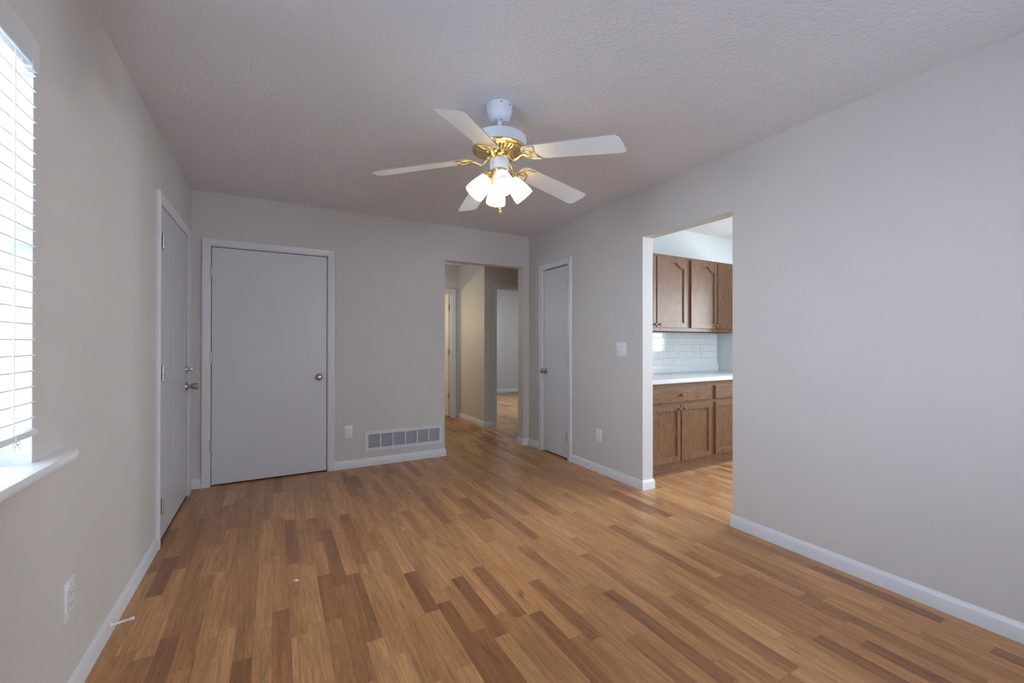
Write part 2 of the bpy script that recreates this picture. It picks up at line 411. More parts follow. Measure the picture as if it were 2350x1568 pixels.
bm = BM(); box(bm, (-0.2, YR - 0.2, -0.05), (7.2, 6.0, 0)); struct('floor', bm, FLOOR, 'brown oak strip laminate floor running through all rooms', 'floor')
bm = BM(); box(bm, (0.0, YR, H), (W, 0.0, H + 0.05))
struct('ceiling', bm, CEIL, 'white textured ceiling over the main room', 'ceiling')
bm = BM(); box(bm, (XR, -5.2, 2.466), (6.7, -1.0, 2.52)); struct('ceiling_kitchen', bm, CEIL, 'white textured ceiling of the kitchen', 'ceiling')
bm = BM(); box(bm, (1.2, TB, H), (7.0, 5.0, H + 0.05)); struct('ceiling_hall', bm, CEIL, 'ceiling of the hallway and rooms beyond', 'ceiling')

D1 = (-1.108, -0.180, 0.0, 2.012)      # entry door opening in the left wall (y0,y1,z0,z1)
WIN = (-3.62, -2.606, 0.835, 2.02)     # side window
bm = BM(); wall(bm, 'x', -0.16, 0.0, YR - 0.1, 0.2, 0, H + 0.05, [D1, WIN]); struct('wall_left', bm, WALL, 'greige left wall with the entry door and the window', 'wall')
D2 = (0.128, 1.028, 0.0, 1.998)
HO = (2.170, 3.130, 0.0, 2.070)
bm = BM(); wall(bm, 'y', 0.0, TB, 0.0, W + 0.0, 0, H + 0.05, [D2, HO]); struct('wall_back', bm, WALL, 'greige back wall with flush door and hallway opening', 'wall')
D3 = (-0.772, -0.300, 0.0, 2.005)
KO = (-2.562, -1.780, 0.0, 2.056)
bm = BM(); wall(bm, 'x', W, XR, YR - 0.1, TB, 0, H + 0.08, [D3, KO]); struct('wall_right', bm, WALL, 'pale greige right wall with the kitchen opening', 'wall')
RW = (0.85, 2.85, 0.75, 2.1)
bm = BM(); wall(bm, 'y', YR - 0.12, YR, 0.0, W, 0, H + 0.05, [RW]); struct('wall_rear', bm, WALL, 'wall behind the viewer with a wide window', 'wall')
# kitchen
KY = -1.010
bm = BM(); wall(bm, 'y', KY, KY + 0.1, XR, 6.8, 0, 2.52); struct('wall_kitchen_back', bm, KWALL, 'pale kitchen wall behind the oak cabinets', 'wall')
KWIN = (-4.25, -3.05, 1.0, 2.05)
KSW = (-2.70, -1.72, 1.0, 2.05)  # made-up opening, added for the kitchen light
bm = BM(); wall(bm, 'x', 6.6, 6.72, -5.2, KY, 0, 2.52, [KWIN, KSW]); struct('wall_kitchen_side', bm, KWALL, 'kitchen side wall with a window', 'wall')
KFW = (4.05, 5.75, 1.0, 2.1)  # made-up opening, added to light the cabinet wall
bm = BM(); wall(bm, 'y', -5.3, -5.2, XR, 6.8, 0, 2.52, [KFW]); struct('wall_kitchen_front', bm, KWALL, 'kitchen wall opposite the cabinets', 'wall')
bm = BM(); box(bm, (5.236, -1.66, 0), (5.33, KY, 2.05)); struct('wall_kitchen_return', bm, KWALL, 'short pale wall return at the end of the kitchen counter', 'wall')
# hallway and rooms beyond
HY0, HY1, HX = 1.190, 2.150, 3.192
BD = (3.385, 4.15, 0.0, 1.985)
bm = BM(); wall(bm, 'y', HY0, HY0 + TB, HX, 6.9, 0, H + 0.05, [BD]); struct('wall_bedroom_front', bm, WALL, 'hallway wall with the bedroom doorway', 'wall')
bm = BM(); wall(bm, 'x', HX, HX + 0.11, HY0 + TB, HY1 + TB, 0, H + 0.05); struct('wall_hall_right', bm, WALL, 'hallway wall in warm lamp light', 'wall')
BA = (2.28, 3.078, 0.0, 1.998)
bm = BM(); wall(bm, 'y', HY1, HY1 + TB, 1.2, HX, 0, H + 0.05, [BA]); struct('wall_hall_end', bm, WALL, 'hallway end wall with the lit doorway', 'wall')
bm = BM(); wall(bm, 'x', 1.1, 1.2, TB, 4.9, 0, H + 0.05); struct('wall_hall_left', bm, WALL, 'left side wall of the hallway and bathroom', 'wall')
bm = BM(); wall(bm, 'x', HX, HX + 0.11, HY1 + TB, 4.85, 0, H + 0.05); struct('wall_bathroom_right', bm, WALL, 'wall between bathroom and bedroom', 'wall')
bm = BM(); wall(bm, 'y', 4.85, 4.95, 1.1, 6.9, 0, H + 0.05); struct('wall_bedroom_back', bm, WALL, 'far bedroom wall in bluish daylight', 'wall')
BW = (2.4, 3.6, 0.9, 2.1)
bm = BM(); wall(bm, 'x', 6.8, 6.9, TB, 4.9, 0, H + 0.05, [BW]); struct('wall_bedroom_side', bm, WALL, 'bedroom side wall with a window', 'wall')
bm = BM(); wall(bm, 'y', 0.0, TB, XR, 6.9, 0, H + 0.05); struct('wall_hall_near', bm, WALL, 'near wall of the hallway branch', 'wall')
# dark panels added behind two doors to keep light out of their gaps
bm = BM(); box(bm, (0.10, 0.075, 0), (1.06, 0.095, 2.03)); struct('closet_light_block', bm, DARK, 'added dark panel behind the wide flush door, blocking light leaks', 'wall')
bm = BM(); box(bm, (W + 0.075, -0.80, 0), (W + 0.095, -0.27, 2.04)); struct('pantry_light_block', bm, DARK, 'added dark panel behind the narrow door, keeping its gaps dark', 'wall')

# ------------------------------------------------------------------ baseboards
BH, BT = 0.078, 0.013
PROF = [(0, 0), (BT, 0), (BT, BH - 0.022), (BT - 0.003, BH - 0.016), (BT - 0.007, BH - 0.006), (0.002, BH), (0, BH)]
def base_run(bm, p0, p1, n, m0=0, m1=0):
    """profile run from p0 to p1 on a wall, n points into the room; m0/m1: +1 outside mitre, -1 inside mitre"""
    p0, p1, n = Vector((*p0, 0)), Vector((*p1, 0)), Vector((*n, 0)); d = (p1 - p0).normalized()
    A = [bm.verts.new(p0 + n * t - d * t * m0 + Vector((0, 0, z))) for t, z in PROF]
    B = [bm.verts.new(p1 + n * t + d * t * m1 + Vector((0, 0, z))) for t, z in PROF]
    k = len(PROF)
    for i in range(k): bm.faces.new((A[i], A[(i + 1) % k], B[(i + 1) % k], B[i]))
    bm.faces.new(A[::-1]); bm.faces.new(B)
def bb(name, runs, label):
    bm = BM()
    for r_ in runs: base_run(bm, *r_)
    return struct(name, bm, TRIM, label, 'baseboard', 30)
bb('baseboard_left', [((0, -1.172), (0, YR), (1, 0))], 'white baseboard along the left wall under the window')
bb('baseboard_corner', [((0, 0), (0, -0.112), (1, 0), -1), ((0, 0), (0.069, 0), (0, -1), -1)], 'short white baseboard in the corner between the two doors')
bb('baseboard_back', [((1.085, 0), (2.17, 0), (0, -1), 0, 1), ((2.17, 0), (2.17, TB), (1, 0), 1, 1)], 'white baseboard under the wall grille')
bb('baseboard_hallway_jamb', [((3.13, TB), (3.13, 0), (-1, 0), 1, 1), ((3.13, 0), (W, 0), (0, -1), 1, -1), ((W, 0), (W, -0.240), (-1, 0), -1, 0)], 'short white baseboard wrapping the hallway jamb')
bb('baseboard_right_short', [((W, -0.832), (W, -1.78), (-1, 0), 0, 1), ((W, -1.78), (XR, -1.78), (0, -1), 1, 1), ((XR, -1.78), (XR, -1.70), (1, 0), 1, 0)], 'white baseboard between narrow door and kitchen opening')
bb('baseboard_right', [((XR, -2.562), (W, -2.562), (0, 1), 1, 1), ((W, -2.562), (W, YR), (-1, 0), 1, 0)], 'long white baseboard along the right wall')
bb('baseboard_hall', [((HX, HY1), (HX, HY0), (-1, 0), -1, 1), ((HX, HY0), (3.327, HY0), (0, -1), 1, 0)], 'white baseboard around the hallway corner')
bb('baseboard_bedroom', [((HX + .11, 4.85), (6.8, 4.85), (0, -1))], 'white baseboard on the far bedroom wall')

# ------------------------------------------------------------------ door casings
def casing(name, axis, c, out, u0, u1, ztop, w, label, depth=0.018, jamb=None):
    """three-sided moulded casing around an opening u0..u1; c = wall plane, out = +-1 towards the room"""
    P = (lambda u, t, z: (c + out * t, u, z)) if axis == 'x' else (lambda u, t, z: (u, c + out * t, z))
    prof = [(0.0, 0.010), (0.006, 0.013), (0.014, 0.0145), (w * 0.45, 0.0135), (w * 0.72, depth), (w - 0.006, depth), (w, depth - 0.005)]
    bm = BM()
    def run(fn):
        rings = [[bm.verts.new(P(*fn(s, e, t))) for s, t in [(0, 0)] + prof + [(w, 0)]] for e in (0, 1)]
        n = len(rings[0])
        for i in range(n): bm.faces.new((rings[0][i], rings[0][(i + 1) % n], rings[1][(i + 1) % n], rings[1][i]))
        bm.faces.new(rings[0][::-1]); bm.faces.new(rings[1])
    run(lambda s, e, t: (u0 - s, t, 0.0 if e == 0 else ztop + s))
    run(lambda s, e, t: (u1 + s, t, 0.0 if e == 0 else ztop + s))
    run(lambda s, e, t: ((u0 - s) if e == 0 else (u1 + s), t, ztop + s))
    if jamb:   # jamb lining boards and stop
        j, dep, stop = jamb
        Q = lambda a, b_: box(bm, a, b_)
        for (ua, ub, za, zb) in ((u0 - 0.001, u0 + j, 0, ztop), (u1 - j, u1 + 0.001, 0, ztop), (u0, u1, ztop - j, ztop + 0.001)):
            Q(P(ua, 0.0, za), P(ub, -dep, zb))
        if stop:
            s0, s1, sw = stop
            for (ua, ub, za, zb) in ((u0 + j, u0 + j + sw, 0, ztop - j), (u1 - j - sw, u1 - j, 0, ztop - j), (u0 + j, u1 - j, ztop - j - sw, ztop - j)):
                Q(P(ua, -s0, za), P(ub, -s1, zb))
    return struct(name, bm, TRIM, label, 'door casing', 30)
casing('trim_1', 'x', 0.0, 1, D1[0], D1[1], D1[3], 0.064, 'white casing around the entry door in the left wall', jamb=(0.004, 0.16, None))
casing('trim_2', 'y', 0.0, -1, D2[0], D2[1], D2[3], 0.059, 'white casing around the flush door in the back wall', jamb=(0.005, 0.12, None))
casing('trim_3', 'x', W, -1, D3[0], D3[1], D3[3], 0.060, 'white casing around the narrow door in the right wall', jamb=(0.005, 0.115, None))
casing('trim_4', 'y', HY0, -1, BD[0], BD[1], BD[3], 0.058, 'white casing of the empty bedroom doorway', jamb=(0.006, 0.12, (0.045, 0.08, 0.012)))
casing('trim_5', 'y', HY1, -1, BA[0], BA[1], BA[3], 0.058, 'white casing of the warm lit doorway at the hall end', jamb=(0.006, 0.12, (0.02, 0.055, 0.012)))

# ------------------------------------------------------------------ doors and hardware
def hinge(parent, P, u, z, flip=1, leaf=0.013):
    """barrel hinge: barrel stands proud of the door face; P(u, t, z)"""
    bm = BM()
    for k in range(5):
        z0 = z - 0.044 + k * 0.0178
        a, b_ = Vector(P(u, 0.013, z0)), Vector(P(u, 0.013, z0 + 0.0168))
        lathe(bm, [(0.0066, 0), (0.0074, 0.001), (0.0074, 0.0158), (0.0066, 0.0168)], 12, axis_mat(a, b_ - a))
    for s in (-1, 1):
        a = Vector(P(u, 0.013, z + s * 0.045)); lathe(bm, [(0.004, -0.004), (0.0055, 0), (0.004, 0.004)], 12, axis_mat(a, Vector((0, 0, 1))))
    box(bm, P(u, 0.0, z - 0.044), P(u + flip * 0.003, 0.013, z + 0.044)); box(bm, P(u, 0.0, z - 0.044), P(u + flip * leaf, 0.0025, z + 0.044))
    return obj('hinge', bm, STEEL, parent, 35)
def knob(parent, P, u, z, kind='ball', name='door_knob'):
    o = Vector(P(u, 0, z)); d = (Vector(P(u, 1, z)) - o).normalized(); m = axis_mat(o, d); bm = BM()
    if kind == 'ball':
        lathe(bm, [(0.032, 0), (0.032, 0.004), (0.028, 0.009), (0.014, 0.012), (0.0125, 0.026), (0.018, 0.032), (0.0255, 0.038), (0.0278, 0.046), (0.0265, 0.054), (0.021, 0.060), (0.010, 0.063), (0.004, 0.0635)], 28, m)
    else:   # tapered tulip knob with a thumb turn
        lathe(bm, [(0.033, 0), (0.033, 0.004), (0.028, 0.011), (0.0135, 0.014), (0.0125, 0.028), (0.016, 0.032), (0.0215, 0.038), (0.0245, 0.052), (0.026, 0.068), (0.0255, 0.074), (0.022, 0.077), (0.012, 0.0775), (0.010, 0.081), (0.003, 0.082)], 28, m)
    return obj(name, bm, NICKEL, parent, 40)

# door 1: six-panel entry door in the left wall (hinges on the near side)
d1 = empty('door_1', (0, -0.64, 0), 'white six-panel entry door with knob and deadbolt in the left wall', 'door', kind='structure')
bm = BM()
DY0, DY1, DZ0, DZ1, FX = -1.102, -0.186, 0.022, 2.006, 0.004
P1 = lambda u, t, z: (FX + t, u + 0.64, z)
panels = []
sw_, gap = 0.115, 0.11
pw = (DY1 - DY0 - 2 * sw_ - gap) / 2
for k in range(2):
    u0 = DY0 + sw_ + k * (pw + gap)
    for z0, z1 in ((0.235, 0.80), (0.97, 1.535), (1.645, 1.875)): panels.append((u0, u0 + pw, z0, z1))
# slab with embossed panels: wall() punches the panels, stepped mouldings fill them
wall(bm, 'x', FX - 0.04, FX, DY0, DY1, DZ0, DZ1, panels)
for v_ in bm.verts: v_.co.y += 0.64
def emboss(bm, u0, u1, z0, z1):
    steps = [(0.0, 0.0), (0.008, -0.0026), (0.016, -0.0032), (0.028, -0.0014), (0.040, -0.0008), (0.044, -0.0008)]
    loops = []
    for s, t in steps: loops.append([bm.verts.new(P1(u, t, z)) for u, z in ((u0 + s, z0 + s), (u1 - s, z0 + s), (u1 - s, z1 - s), (u0 + s, z1 - s))])
    for a, b_ in zip(loops, loops[1:]):
        for i in range(4): bm.faces.new((a[i], a[(i + 1) % 4], b_[(i + 1) % 4], b_[i]))
    bm.faces.new(loops[-1])
for pnl in panels: emboss(bm, *pnl)
obj('door_slab', bm, DOORP, d1)
for z in (1.795, 1.010, 0.225): hinge(d1, P1, DY0 + 0.004, z, 1, 0.024)
knob(d1, P1, -0.250, 0.858, 'tulip')
bm = BM(); o_ = Vector(P1(-0.250, 0, 0.988)); m_ = axis_mat(o_, Vector((1, 0, 0)))
lathe(bm, [(0.031, 0), (0.031, 0.004), (0.027, 0.009), (0.012, 0.011), (0.010, 0.016), (0.004, 0.016)], 28, m_)
box(bm, P1(-0.250 - 0.004, 0.014, 0.988 - 0.014), P1(-0.250 + 0.004, 0.040, 0.988 + 0.014), 0.002)
obj('deadbolt', bm, NICKEL, d1, 40)
bm = BM(); box(bm, (-0.16, D1[0], 0.0), (0.002, D1[1], 0.012), 0.003); box(bm, (-0.10, D1[0], 0.0), (-0.07, D1[1], 0.021)); struct('threshold', bm, BRONZE, 'dark metal threshold under the entry door', 'threshold')
bm = BM(); box(bm, (-0.15, D1[0] - .02, 0), (-0.12, D1[1] + .02, 2.1)); struct('wall_entry_outside', bm, DARK, 'dark outside panel behind the entry door', 'wall')

# door 2: flush door in the back wall
d2 = empty('door_2', (0.58, 0, 0), 'wide plain white flush door with round knob in the back wall', 'door', kind='structure')
P2 = lambda u, t, z: (u - 0.58, -t + 0.004, z)
bm = BM(); box(bm, P2(0.137, 0, 0.012), P2(1.018, -0.035, 1.988), 0.0015, 1); obj('door_slab', bm, DOOR, d2)
for z in (1.776, 1.066, 0.341): hinge(d2, P2, 0.1325, z, -1, 0.006)
knob(d2, P2, 0.953, 0.878)
bm = BM(); box(bm, P2(1.0182, 0.0006, 0.845), P2(1.0222, -0.03, 0.915)); obj('latch_plate', bm, SLOT, d2)

# door 3: narrow pantry door in the right wall
d3 = empty('door_3', (W, -0.536, 0), 'narrow white pantry door with dark knob in the right wall', 'door', kind='structure')
P3 = lambda u, t, z: (-t + 0.004, u + 0.536, z)
bm = BM(); box(bm, P3(-0.763, 0, 0.014), P3(-0.3075, -0.035, 1.990), 0.0015, 1); obj('door_slab', bm, DOOR, d3)
for z in (1.775, 1.000, 0.240): hinge(d3, P3, -0.760, z, 1, 0.010)
knob(d3, P3, -0.352, 0.888)

# door 4: bathroom door standing open into the lit room
d4 = empty('door_4', (3.044, HY1 + 0.075, 0), 'white door standing open into the warm lit room', 'door', kind='structure')
d4.rotation_euler = (0, 0, R(-86))
bm = BM(); box(bm, (-0.755, -0.0, 0.012), (-0.006, 0.035, 1.985), 0.0015, 1); obj('door_slab', bm, DOOR, d4)
P4 = lambda u, t, z: (u, -t, z)
for z in (1.763, 1.048, 0.340):
    bm = BM(); lathe(bm, [(0.006, -0.045), (0.006, 0.045)], 12, Matrix.Translation((0.0, -0.005, z)))
    box(bm, (-0.0055, 0.0, z - 0.045), (-0.003, 0.033, z + 0.045)); box(bm, (-0.03, -0.002, z - 0.045), (0.0, 0.0, z + 0.045)); obj('hinge', bm, STEEL, d4, 35)

# ------------------------------------------------------------------ side window, blind, sill
w1 = empty('window_1', (0, -3.113, 0.835), 'bright side window in the left wall behind a white blind', 'window', kind='structure')
wy0, wy1, wz0, wz1 = WIN
def rel(o): return lambda x, y, z: (x - o.location.x, y - o.location.y, z - o.location.z)
q = rel(w1)
bm = BM()
for a, b_ in (((-0.15, wy0, wz0), (-0.10, wy0 + 0.05, wz1)), ((-0.15, wy1 - 0.05, wz0), (-0.10, wy1, wz1)), ((-0.15, wy0, wz0), (-0.10, wy1, wz0 + 0.05)), ((-0.15, wy0, wz1 - 0.05), (-0.10, wy1, wz1)), ((-0.145, wy0, 1.42), (-0.105, wy1, 1.46))):
    box(bm, q(*a), q(*b_), 0.004, 1)
obj('window_frame', bm, VINYL, w1)
bm = BM(); box(bm, q(-0.128, wy0 + 0.04, wz0 + 0.04), q(-0.124, wy1 - 0.04, wz1 - 0.04)); obj('pane', bm, PANE, w1)
bm = BM()
for a, b_ in (((-0.16, wy0, wz0), (-0.0005, wy0 + 0.004, wz1)), ((-0.16, wy1 - 0.004, wz0), (-0.0005, wy1, wz1)), ((-0.16, wy0, wz1 - 0.004), (-0.0005, wy1, wz1))): box(bm, q(*a), q(*b_))
obj('window_return', bm, JAMB, w1)
# bullnosed stool with rounded horns
bm = BM(); ye, zt, zb = -2.405, 0.856, 0.832
pts = [(-0.10, wy1), (0.0, wy1), (0.0, ye)]
for k in range(7): 
    a = R(90 - 15 * k); pts.append((0.006 + 0.048 * math.cos(a), ye - 0.075 + 0.075 * math.sin(a)))
ys = -3.80
for k in range(7):
    a = R(-15 * k); pts.append((0.006 + 0.048 * math.cos(a), ys + 0.075 + 0.075 * math.sin(a)))
pts += [(0.0, ys), (0.0, wy0), (-0.10, wy0)]
prism(bm, [q(x, y, zb) for x, y in pts], (0, 0, zt - zb))
edges = [e for e in bm.edges if all(v.co.x > 0.001 for v in e.verts) and abs(e.verts[0].co.z - e.verts[1].co.z) < 1e-5]
bmesh.ops.bevel(bm, geom=edges, offset=0.009, segments=4, affect='EDGES', profile=0.5)
obj('window_sill', bm, SILLM, w1, 50)
bm = BM(); prism(bm, [q(0.0, ye - 0.22, zb), q(0.0, ye - 0.22, zb - 0.045), q(0.011, ye - 0.22, zb - 0.045), q(0.013, ye - 0.22, zb)], (0, -1.02, 0)); obj('sill_apron', bm, WALL, w1)

bl = empty('window_blind', (0.0, -3.113, 1.95), 'white horizontal slat blind hanging open in the side window', 'blind')
q = rel(bl)
by0, by1 = wy0 + 0.012, wy1 - 0.010
bm = BM(); box(bm, q(-0.045, by0, 1.955), q(0.008, by1, 2.010), 0.003); obj('headrail', bm, SLAT, bl)
bm = BM()     # valance board with a return at each end
box(bm, q(0.016, by0 - 0.045, 1.942), q(0.026, -2.690, 2.022), 0.003)
box(bm, q(0.000, by0 - 0.045, 1.942), q(0.016, by0 - 0.035, 2.022), 0.002); obj('valance', bm, VAL, bl)
bm = BM(); box(bm, q(0.001, -2.683, 1.934), q(0.025, -2.647, 2.016), 0.003); obj('valance_return', bm, VAL, bl)
bm = BM(); pitch_, z = 0.0434, 0.986
tilt = R(4)
while z < 1.95:
    # each slat is a thin slightly crowned strip
    prof = []
    for k in range(7):
        s = -0.025 + 0.05 * k / 6; prof.append((s, 0.0016 * (1 - (s / 0.025) ** 2)))
    top = [( -0.0165 + s * math.cos(tilt), z + h_ + 0.0014 - s * math.sin(tilt)) for s, h_ in prof]
    bot = [( -0.0165 + s * math.cos(tilt), z + h_ - 0.0014 - s * math.sin(tilt)) for s, h_ in prof][::-1]
    prism(bm, [q(x, by0, zz) for x, zz in top + bot], (0, by1 - by0, 0)); z += pitch_
obj('slats', bm, SLAT, bl, 40)
bm = BM(); box(bm, q(-0.043, by0, 0.935), q(0.013, by1 + 0.004, 0.953), 0.004); obj('bottom_rail', bm, SLAT, bl, 40)
for yy in (-2.735, -3.49):
    bm = BM()
    for xx in (0.0105, -0.0435): tube(bm, [q(xx, yy, 0.950), q(xx, yy, 1.955)], 0.0014, seg=6)
    zz = 0.986
    while zz < 1.95:
        tube(bm, [q(0.0105, yy, zz - 0.003), q(-0.0435, yy, zz)], 0.0007, seg=5); zz += pitch_
    obj('ladder_cord', bm, SLAT, bl)
bm = BM()   # knotted cord end under the rail
pts = [q(0.0145, -2.735 + 0.013 * math.sin(t) * (1 + .5 * math.sin(t * .5)), 0.933 + 0.006 * math.sin(2 * t)) for t in [2 * PI * k / 24 for k in range(24)]]
tube(bm, pts, 0.0014, True, 6); tube(bm, [q(0.0145, -2.735, 0.952), q(0.016, -2.740, 0.930), q(0.016, -2.752, 0.915)], 0.0014, seg=6); tube(bm, [q(0.0145, -2.735, 0.932), q(0.017, -2.722, 0.917)], 0.0014, seg=6)
obj('cord_knot', bm, SLAT, bl)

# windows of the other rooms and behind the viewer
def plain_window(name, axis, c, out, u0, u1, z0, z1, label, mull=1):
    P = (lambda u, t, z: (c + out * t, u, z)) if axis == 'x' else (lambda u, t, z: (u, c + out * t, z))
    w = empty(name, P((u0 + u1) / 2, 0, z0), label, 'window', kind='structure'); o = w.location
    S = lambda p: tuple(Vector(p) - o)
    bm = BM(); f = 0.05
    for (ua, ub, za, zb) in ((u0, u0 + f, z0, z1), (u1 - f, u1, z0, z1), (u0, u1, z0, z0 + f), (u0, u1, z1 - f, z1)): box(bm, S(P(ua, -0.03, za)), S(P(ub, -0.08, zb)))
    for k in range(mull):
        um = u0 + (u1 - u0) * (k + 1) / (mull + 1); box(bm, S(P(um - 0.025, -0.03, z0)), S(P(um + 0.025, -0.08, z1)))
    obj('window_frame', bm, VINYL, w)
    bm = BM(); box(bm, S(P(u0 + .03, -0.053, z0 + .03)), S(P(u1 - .03, -0.057, z1 - .03))); obj('pane', bm, PANE, w)
plain_window('window_2', 'y', YR, 1, RW[0], RW[1], RW[2], RW[3], 'wide window in the wall behind the viewer')
plain_window('window_3', 'x', 6.6, -1, KWIN[0], KWIN[1], KWIN[2], KWIN[3], 'kitchen window mirrored in the tiles')
plain_window('added_window_5', 'y', -5.2, 1, KFW[0], KFW[1], KFW[2], KFW[3], 'added kitchen window opposite the cabinets, letting in fill light')  # unseen window added to light the cabinet fronts
plain_window('added_window_6', 'x', 6.6, -1, KSW[0], KSW[1], KSW[2], KSW[3], 'added kitchen window beside the cabinets, letting in fill light')  # unseen window added to carry most of the kitchen light
plain_window('window_4', 'x', 6.8, -1, BW[0], BW[1], BW[2], BW[3], 'bedroom window around the corner')

# ------------------------------------------------------------------ wall plates
def frame_for(axis, c, out, u, z):
    """local frame of a wall plate: returns to3(du, t, dz)"""
    if axis == 'x': return lambda du, t, dz: (out * t, du, dz)
    return lambda du, t, dz: (du, out * t, dz)
def outlet(axis, c, out, u, z, label, w=0.072, h=0.118, style='duplex', place='wall'):
    loc = (c, u, z) if axis == 'x' else (u, c, z)
    e = empty('wall_outlet', loc, label, 'outlet'); T = frame_for(axis, c, out, u, z)
    bm = BM(); box(bm, T(-w / 2, -0.001, -h / 2), T(w / 2, 0.0055, h / 2), 0.0022, 2)
    obj('cover_plate', bm, PLATE, e, 40)
    def slots(bm, zc, t):
        for du, hh in ((-0.0065, 0.0045), (0.0065, 0.0035)): box(bm, T(du - 0.0011, t - 0.001, zc + 0.003 - hh), T(du + 0.0011, t + 0.0004, zc + 0.003 + hh))
        d = (Vector(T(0, 1, 0))).normalized(); lathe(bm, [(0.0024, -0.001), (0.0024, 0.0004)], 10, axis_mat(T(0, t, zc - 0.0085), d))
    if style == 'duplex':
        for s in (1, -1):
            bm = BM(); pts = []
            for k in range(24):
                a = 2 * PI * k / 24; pts.append((0.0172 * math.cos(a), max(-0.0135, min(0.0135, 0.0172 * math.sin(a)))))
            prism(bm, [T(x, 0.005, s * 0.0195 + y) for x, y in pts], Vector(T(0, 0.002, 0)))
            r_ = obj('receptacle', bm, PLATE, e)
            bm = BM(); slots(bm, s * 0.0195, 0.0072); obj('slots', bm, SLOT, r_)
        bm = BM(); lathe(bm, [(0.0032, 0), (0.0032, 0.0008), (0.002, 0.0014)], 12, axis_mat(T(0, 0.0055, 0), Vector(T(0, 1, 0)))); obj('screw', bm, STEEL, e)
    else:
        bm = BM(); box(bm, T(-0.0168, 0.004, -0.0335), T(0.0168, 0.0078, 0.0335), 0.001, 1); r_ = obj('receptacle', bm, PLATE, e)
        bm = BM(); ring_plate(bm, [(-.0180, -.0347), (.0180, -.0347), (.0180, .0347), (-.0180, .0347)], [(-.0169, -.0336), (.0169, -.0336), (.0169, .0336), (-.0169, .0336)], lambda a, b_, d: T(a, d, b_), 0.0050, 0.0058); obj('reveal', bm, SLOT, e)
        bm = BM()
        for s in (1, -1): slots(bm, s * 0.017, 0.0078)
        obj('slots', bm, SLOT, r_)
        for s in (1, -1):
            bm = BM(); lathe(bm, [(0.003, 0), (0.003, 0.0008), (0.002, 0.0013)], 12, axis_mat(T(0, 0.0055, s * 0.048), Vector(T(0, 1, 0)))); obj('screw', bm, STEEL, e)
    return e
outlet('y', 0.0, -1, 1.209, 0.348, 'white duplex outlet beside the wide flush door, left of the wall grille')
outlet('x', W, -1, -1.243, 0.343, 'white duplex outlet low on the right wall below the light switch')
outlet('x', 0.0, 1, -2.363, 0.345, 'white rectangular-socket outlet low on the left wall near the window', 0.079, 0.128, 'decor')
outlet('y', KY - 0.008, -1, 4.945, 1.108, 'white duplex outlet on the kitchen tile backsplash')

sw = empty('light_switch', (W, -1.537, 1.140), 'white double toggle light switch beside the kitchen opening', 'light switch')
T = frame_for('x', W, -1, 0, 0)
bm = BM(); box(bm, T(-0.0585, -0.001, -0.059), T(0.0585, 0.0055, 0.059), 0.0022, 2); obj('cover_plate', bm, PLATE, sw, 40)
for du in (-0.023, 0.023):
    bm = BM(); box(bm, T(du - 0.0048, 0.004, -0.012), T(du + 0.0048, 0.0064, 0.012)); prism(bm, [T(du - 0.0035, 0.006, -0.004), T(du - 0.0035, 0.017, -0.010), T(du - 0.0035, 0.016, -0.003), T(du - 0.0035, 0.006, 0.005)], T(0.007, 0, 0))
    obj('toggle', bm, PLATE, sw)
    for dz in (0.030, -0.030):
        bm = BM(); lathe(bm, [(0.003, 0), (0.003, 0.0008), (0.002, 0.0013)], 10, axis_mat(T(du, 0.0055, dz), Vector((-1, 0, 0)))); obj('screw', bm, STEEL, sw)

# return-air grille
vx0, vx1, vz0, vz1 = 1.356, 2.142, 0.142, 0.333
vt = empty('air_vent', ((vx0 + vx1) / 2, 0, vz0), 'long white return-air grille low on the back wall beside the hallway', 'vent')
q = rel(vt)
bm = BM(); sec = []; m_ = 0.034; mul = 0.011; n_ = 6
sw2 = (vx1 - vx0 - 2 * m_ - (n_ - 1) * mul) / n_
for k in range(n_):
    a = vx0 + m_ + k * (sw2 + mul); sec.append((a, a + sw2, vz0 + 0.030, vz1 - 0.030))
wall(bm, 'y', -0.010, -0.007, vx0, vx1, vz0, vz1, sec)
i_ = 0.0006
for a, b_ in (((vx0 + i_, -0.0068, vz0 + i_), (vx0 + .003, 0, vz1 - i_)), ((vx1 - .003, -0.0068, vz0 + i_), (vx1 - i_, 0, vz1 - i_)), ((vx0 + .0031, -0.0068, vz0 + i_), (vx1 - .0031, 0, vz0 + .003)), ((vx0 + .0031, -0.0068, vz1 - .003), (vx1 - .0031, 0, vz1 - i_))): box(bm, a, b_)
for v_ in bm.verts: v_.co -= vt.location
obj('frame', bm, GRILLE, vt)
bm = BM()
for (a, b_, c_, d_) in sec:
    k, nl = 0, 12
    st = (d_ - c_) / nl
    for k in range(nl):
        z0 = c_ + (k + 0.5) * st
        prism(bm, [q(a, -0.0090, z0 + st * 0.20), q(a, -0.0086, z0 + st * 0.28), q(a, -0.0030, z0 - st * 0.30), q(a, -0.0034, z0 - st * 0.38)], (b_ - a, 0, 0))
obj('louvers', bm, GRILLE, vt)
bm = BM(); box(bm, q(vx0 + .02, -0.0008, vz0 + .02), q(vx1 - .02, -0.0003, vz1 - .02)); obj('louver_shade_sheet', bm, GRDARK, vt)  # flat sheet coloured as the shade between the louvers
for xx in (vx0 + 0.012, vx1 - 0.012):
    bm = BM(); lathe(bm, [(0.0042, 0), (0.0042, 0.001), (0.002, 0.002)], 12, axis_mat(q(xx, -0.010, (vz0 + vz1) / 2), Vector((0, -1, 0)))); obj('screw', bm, STEEL, vt)

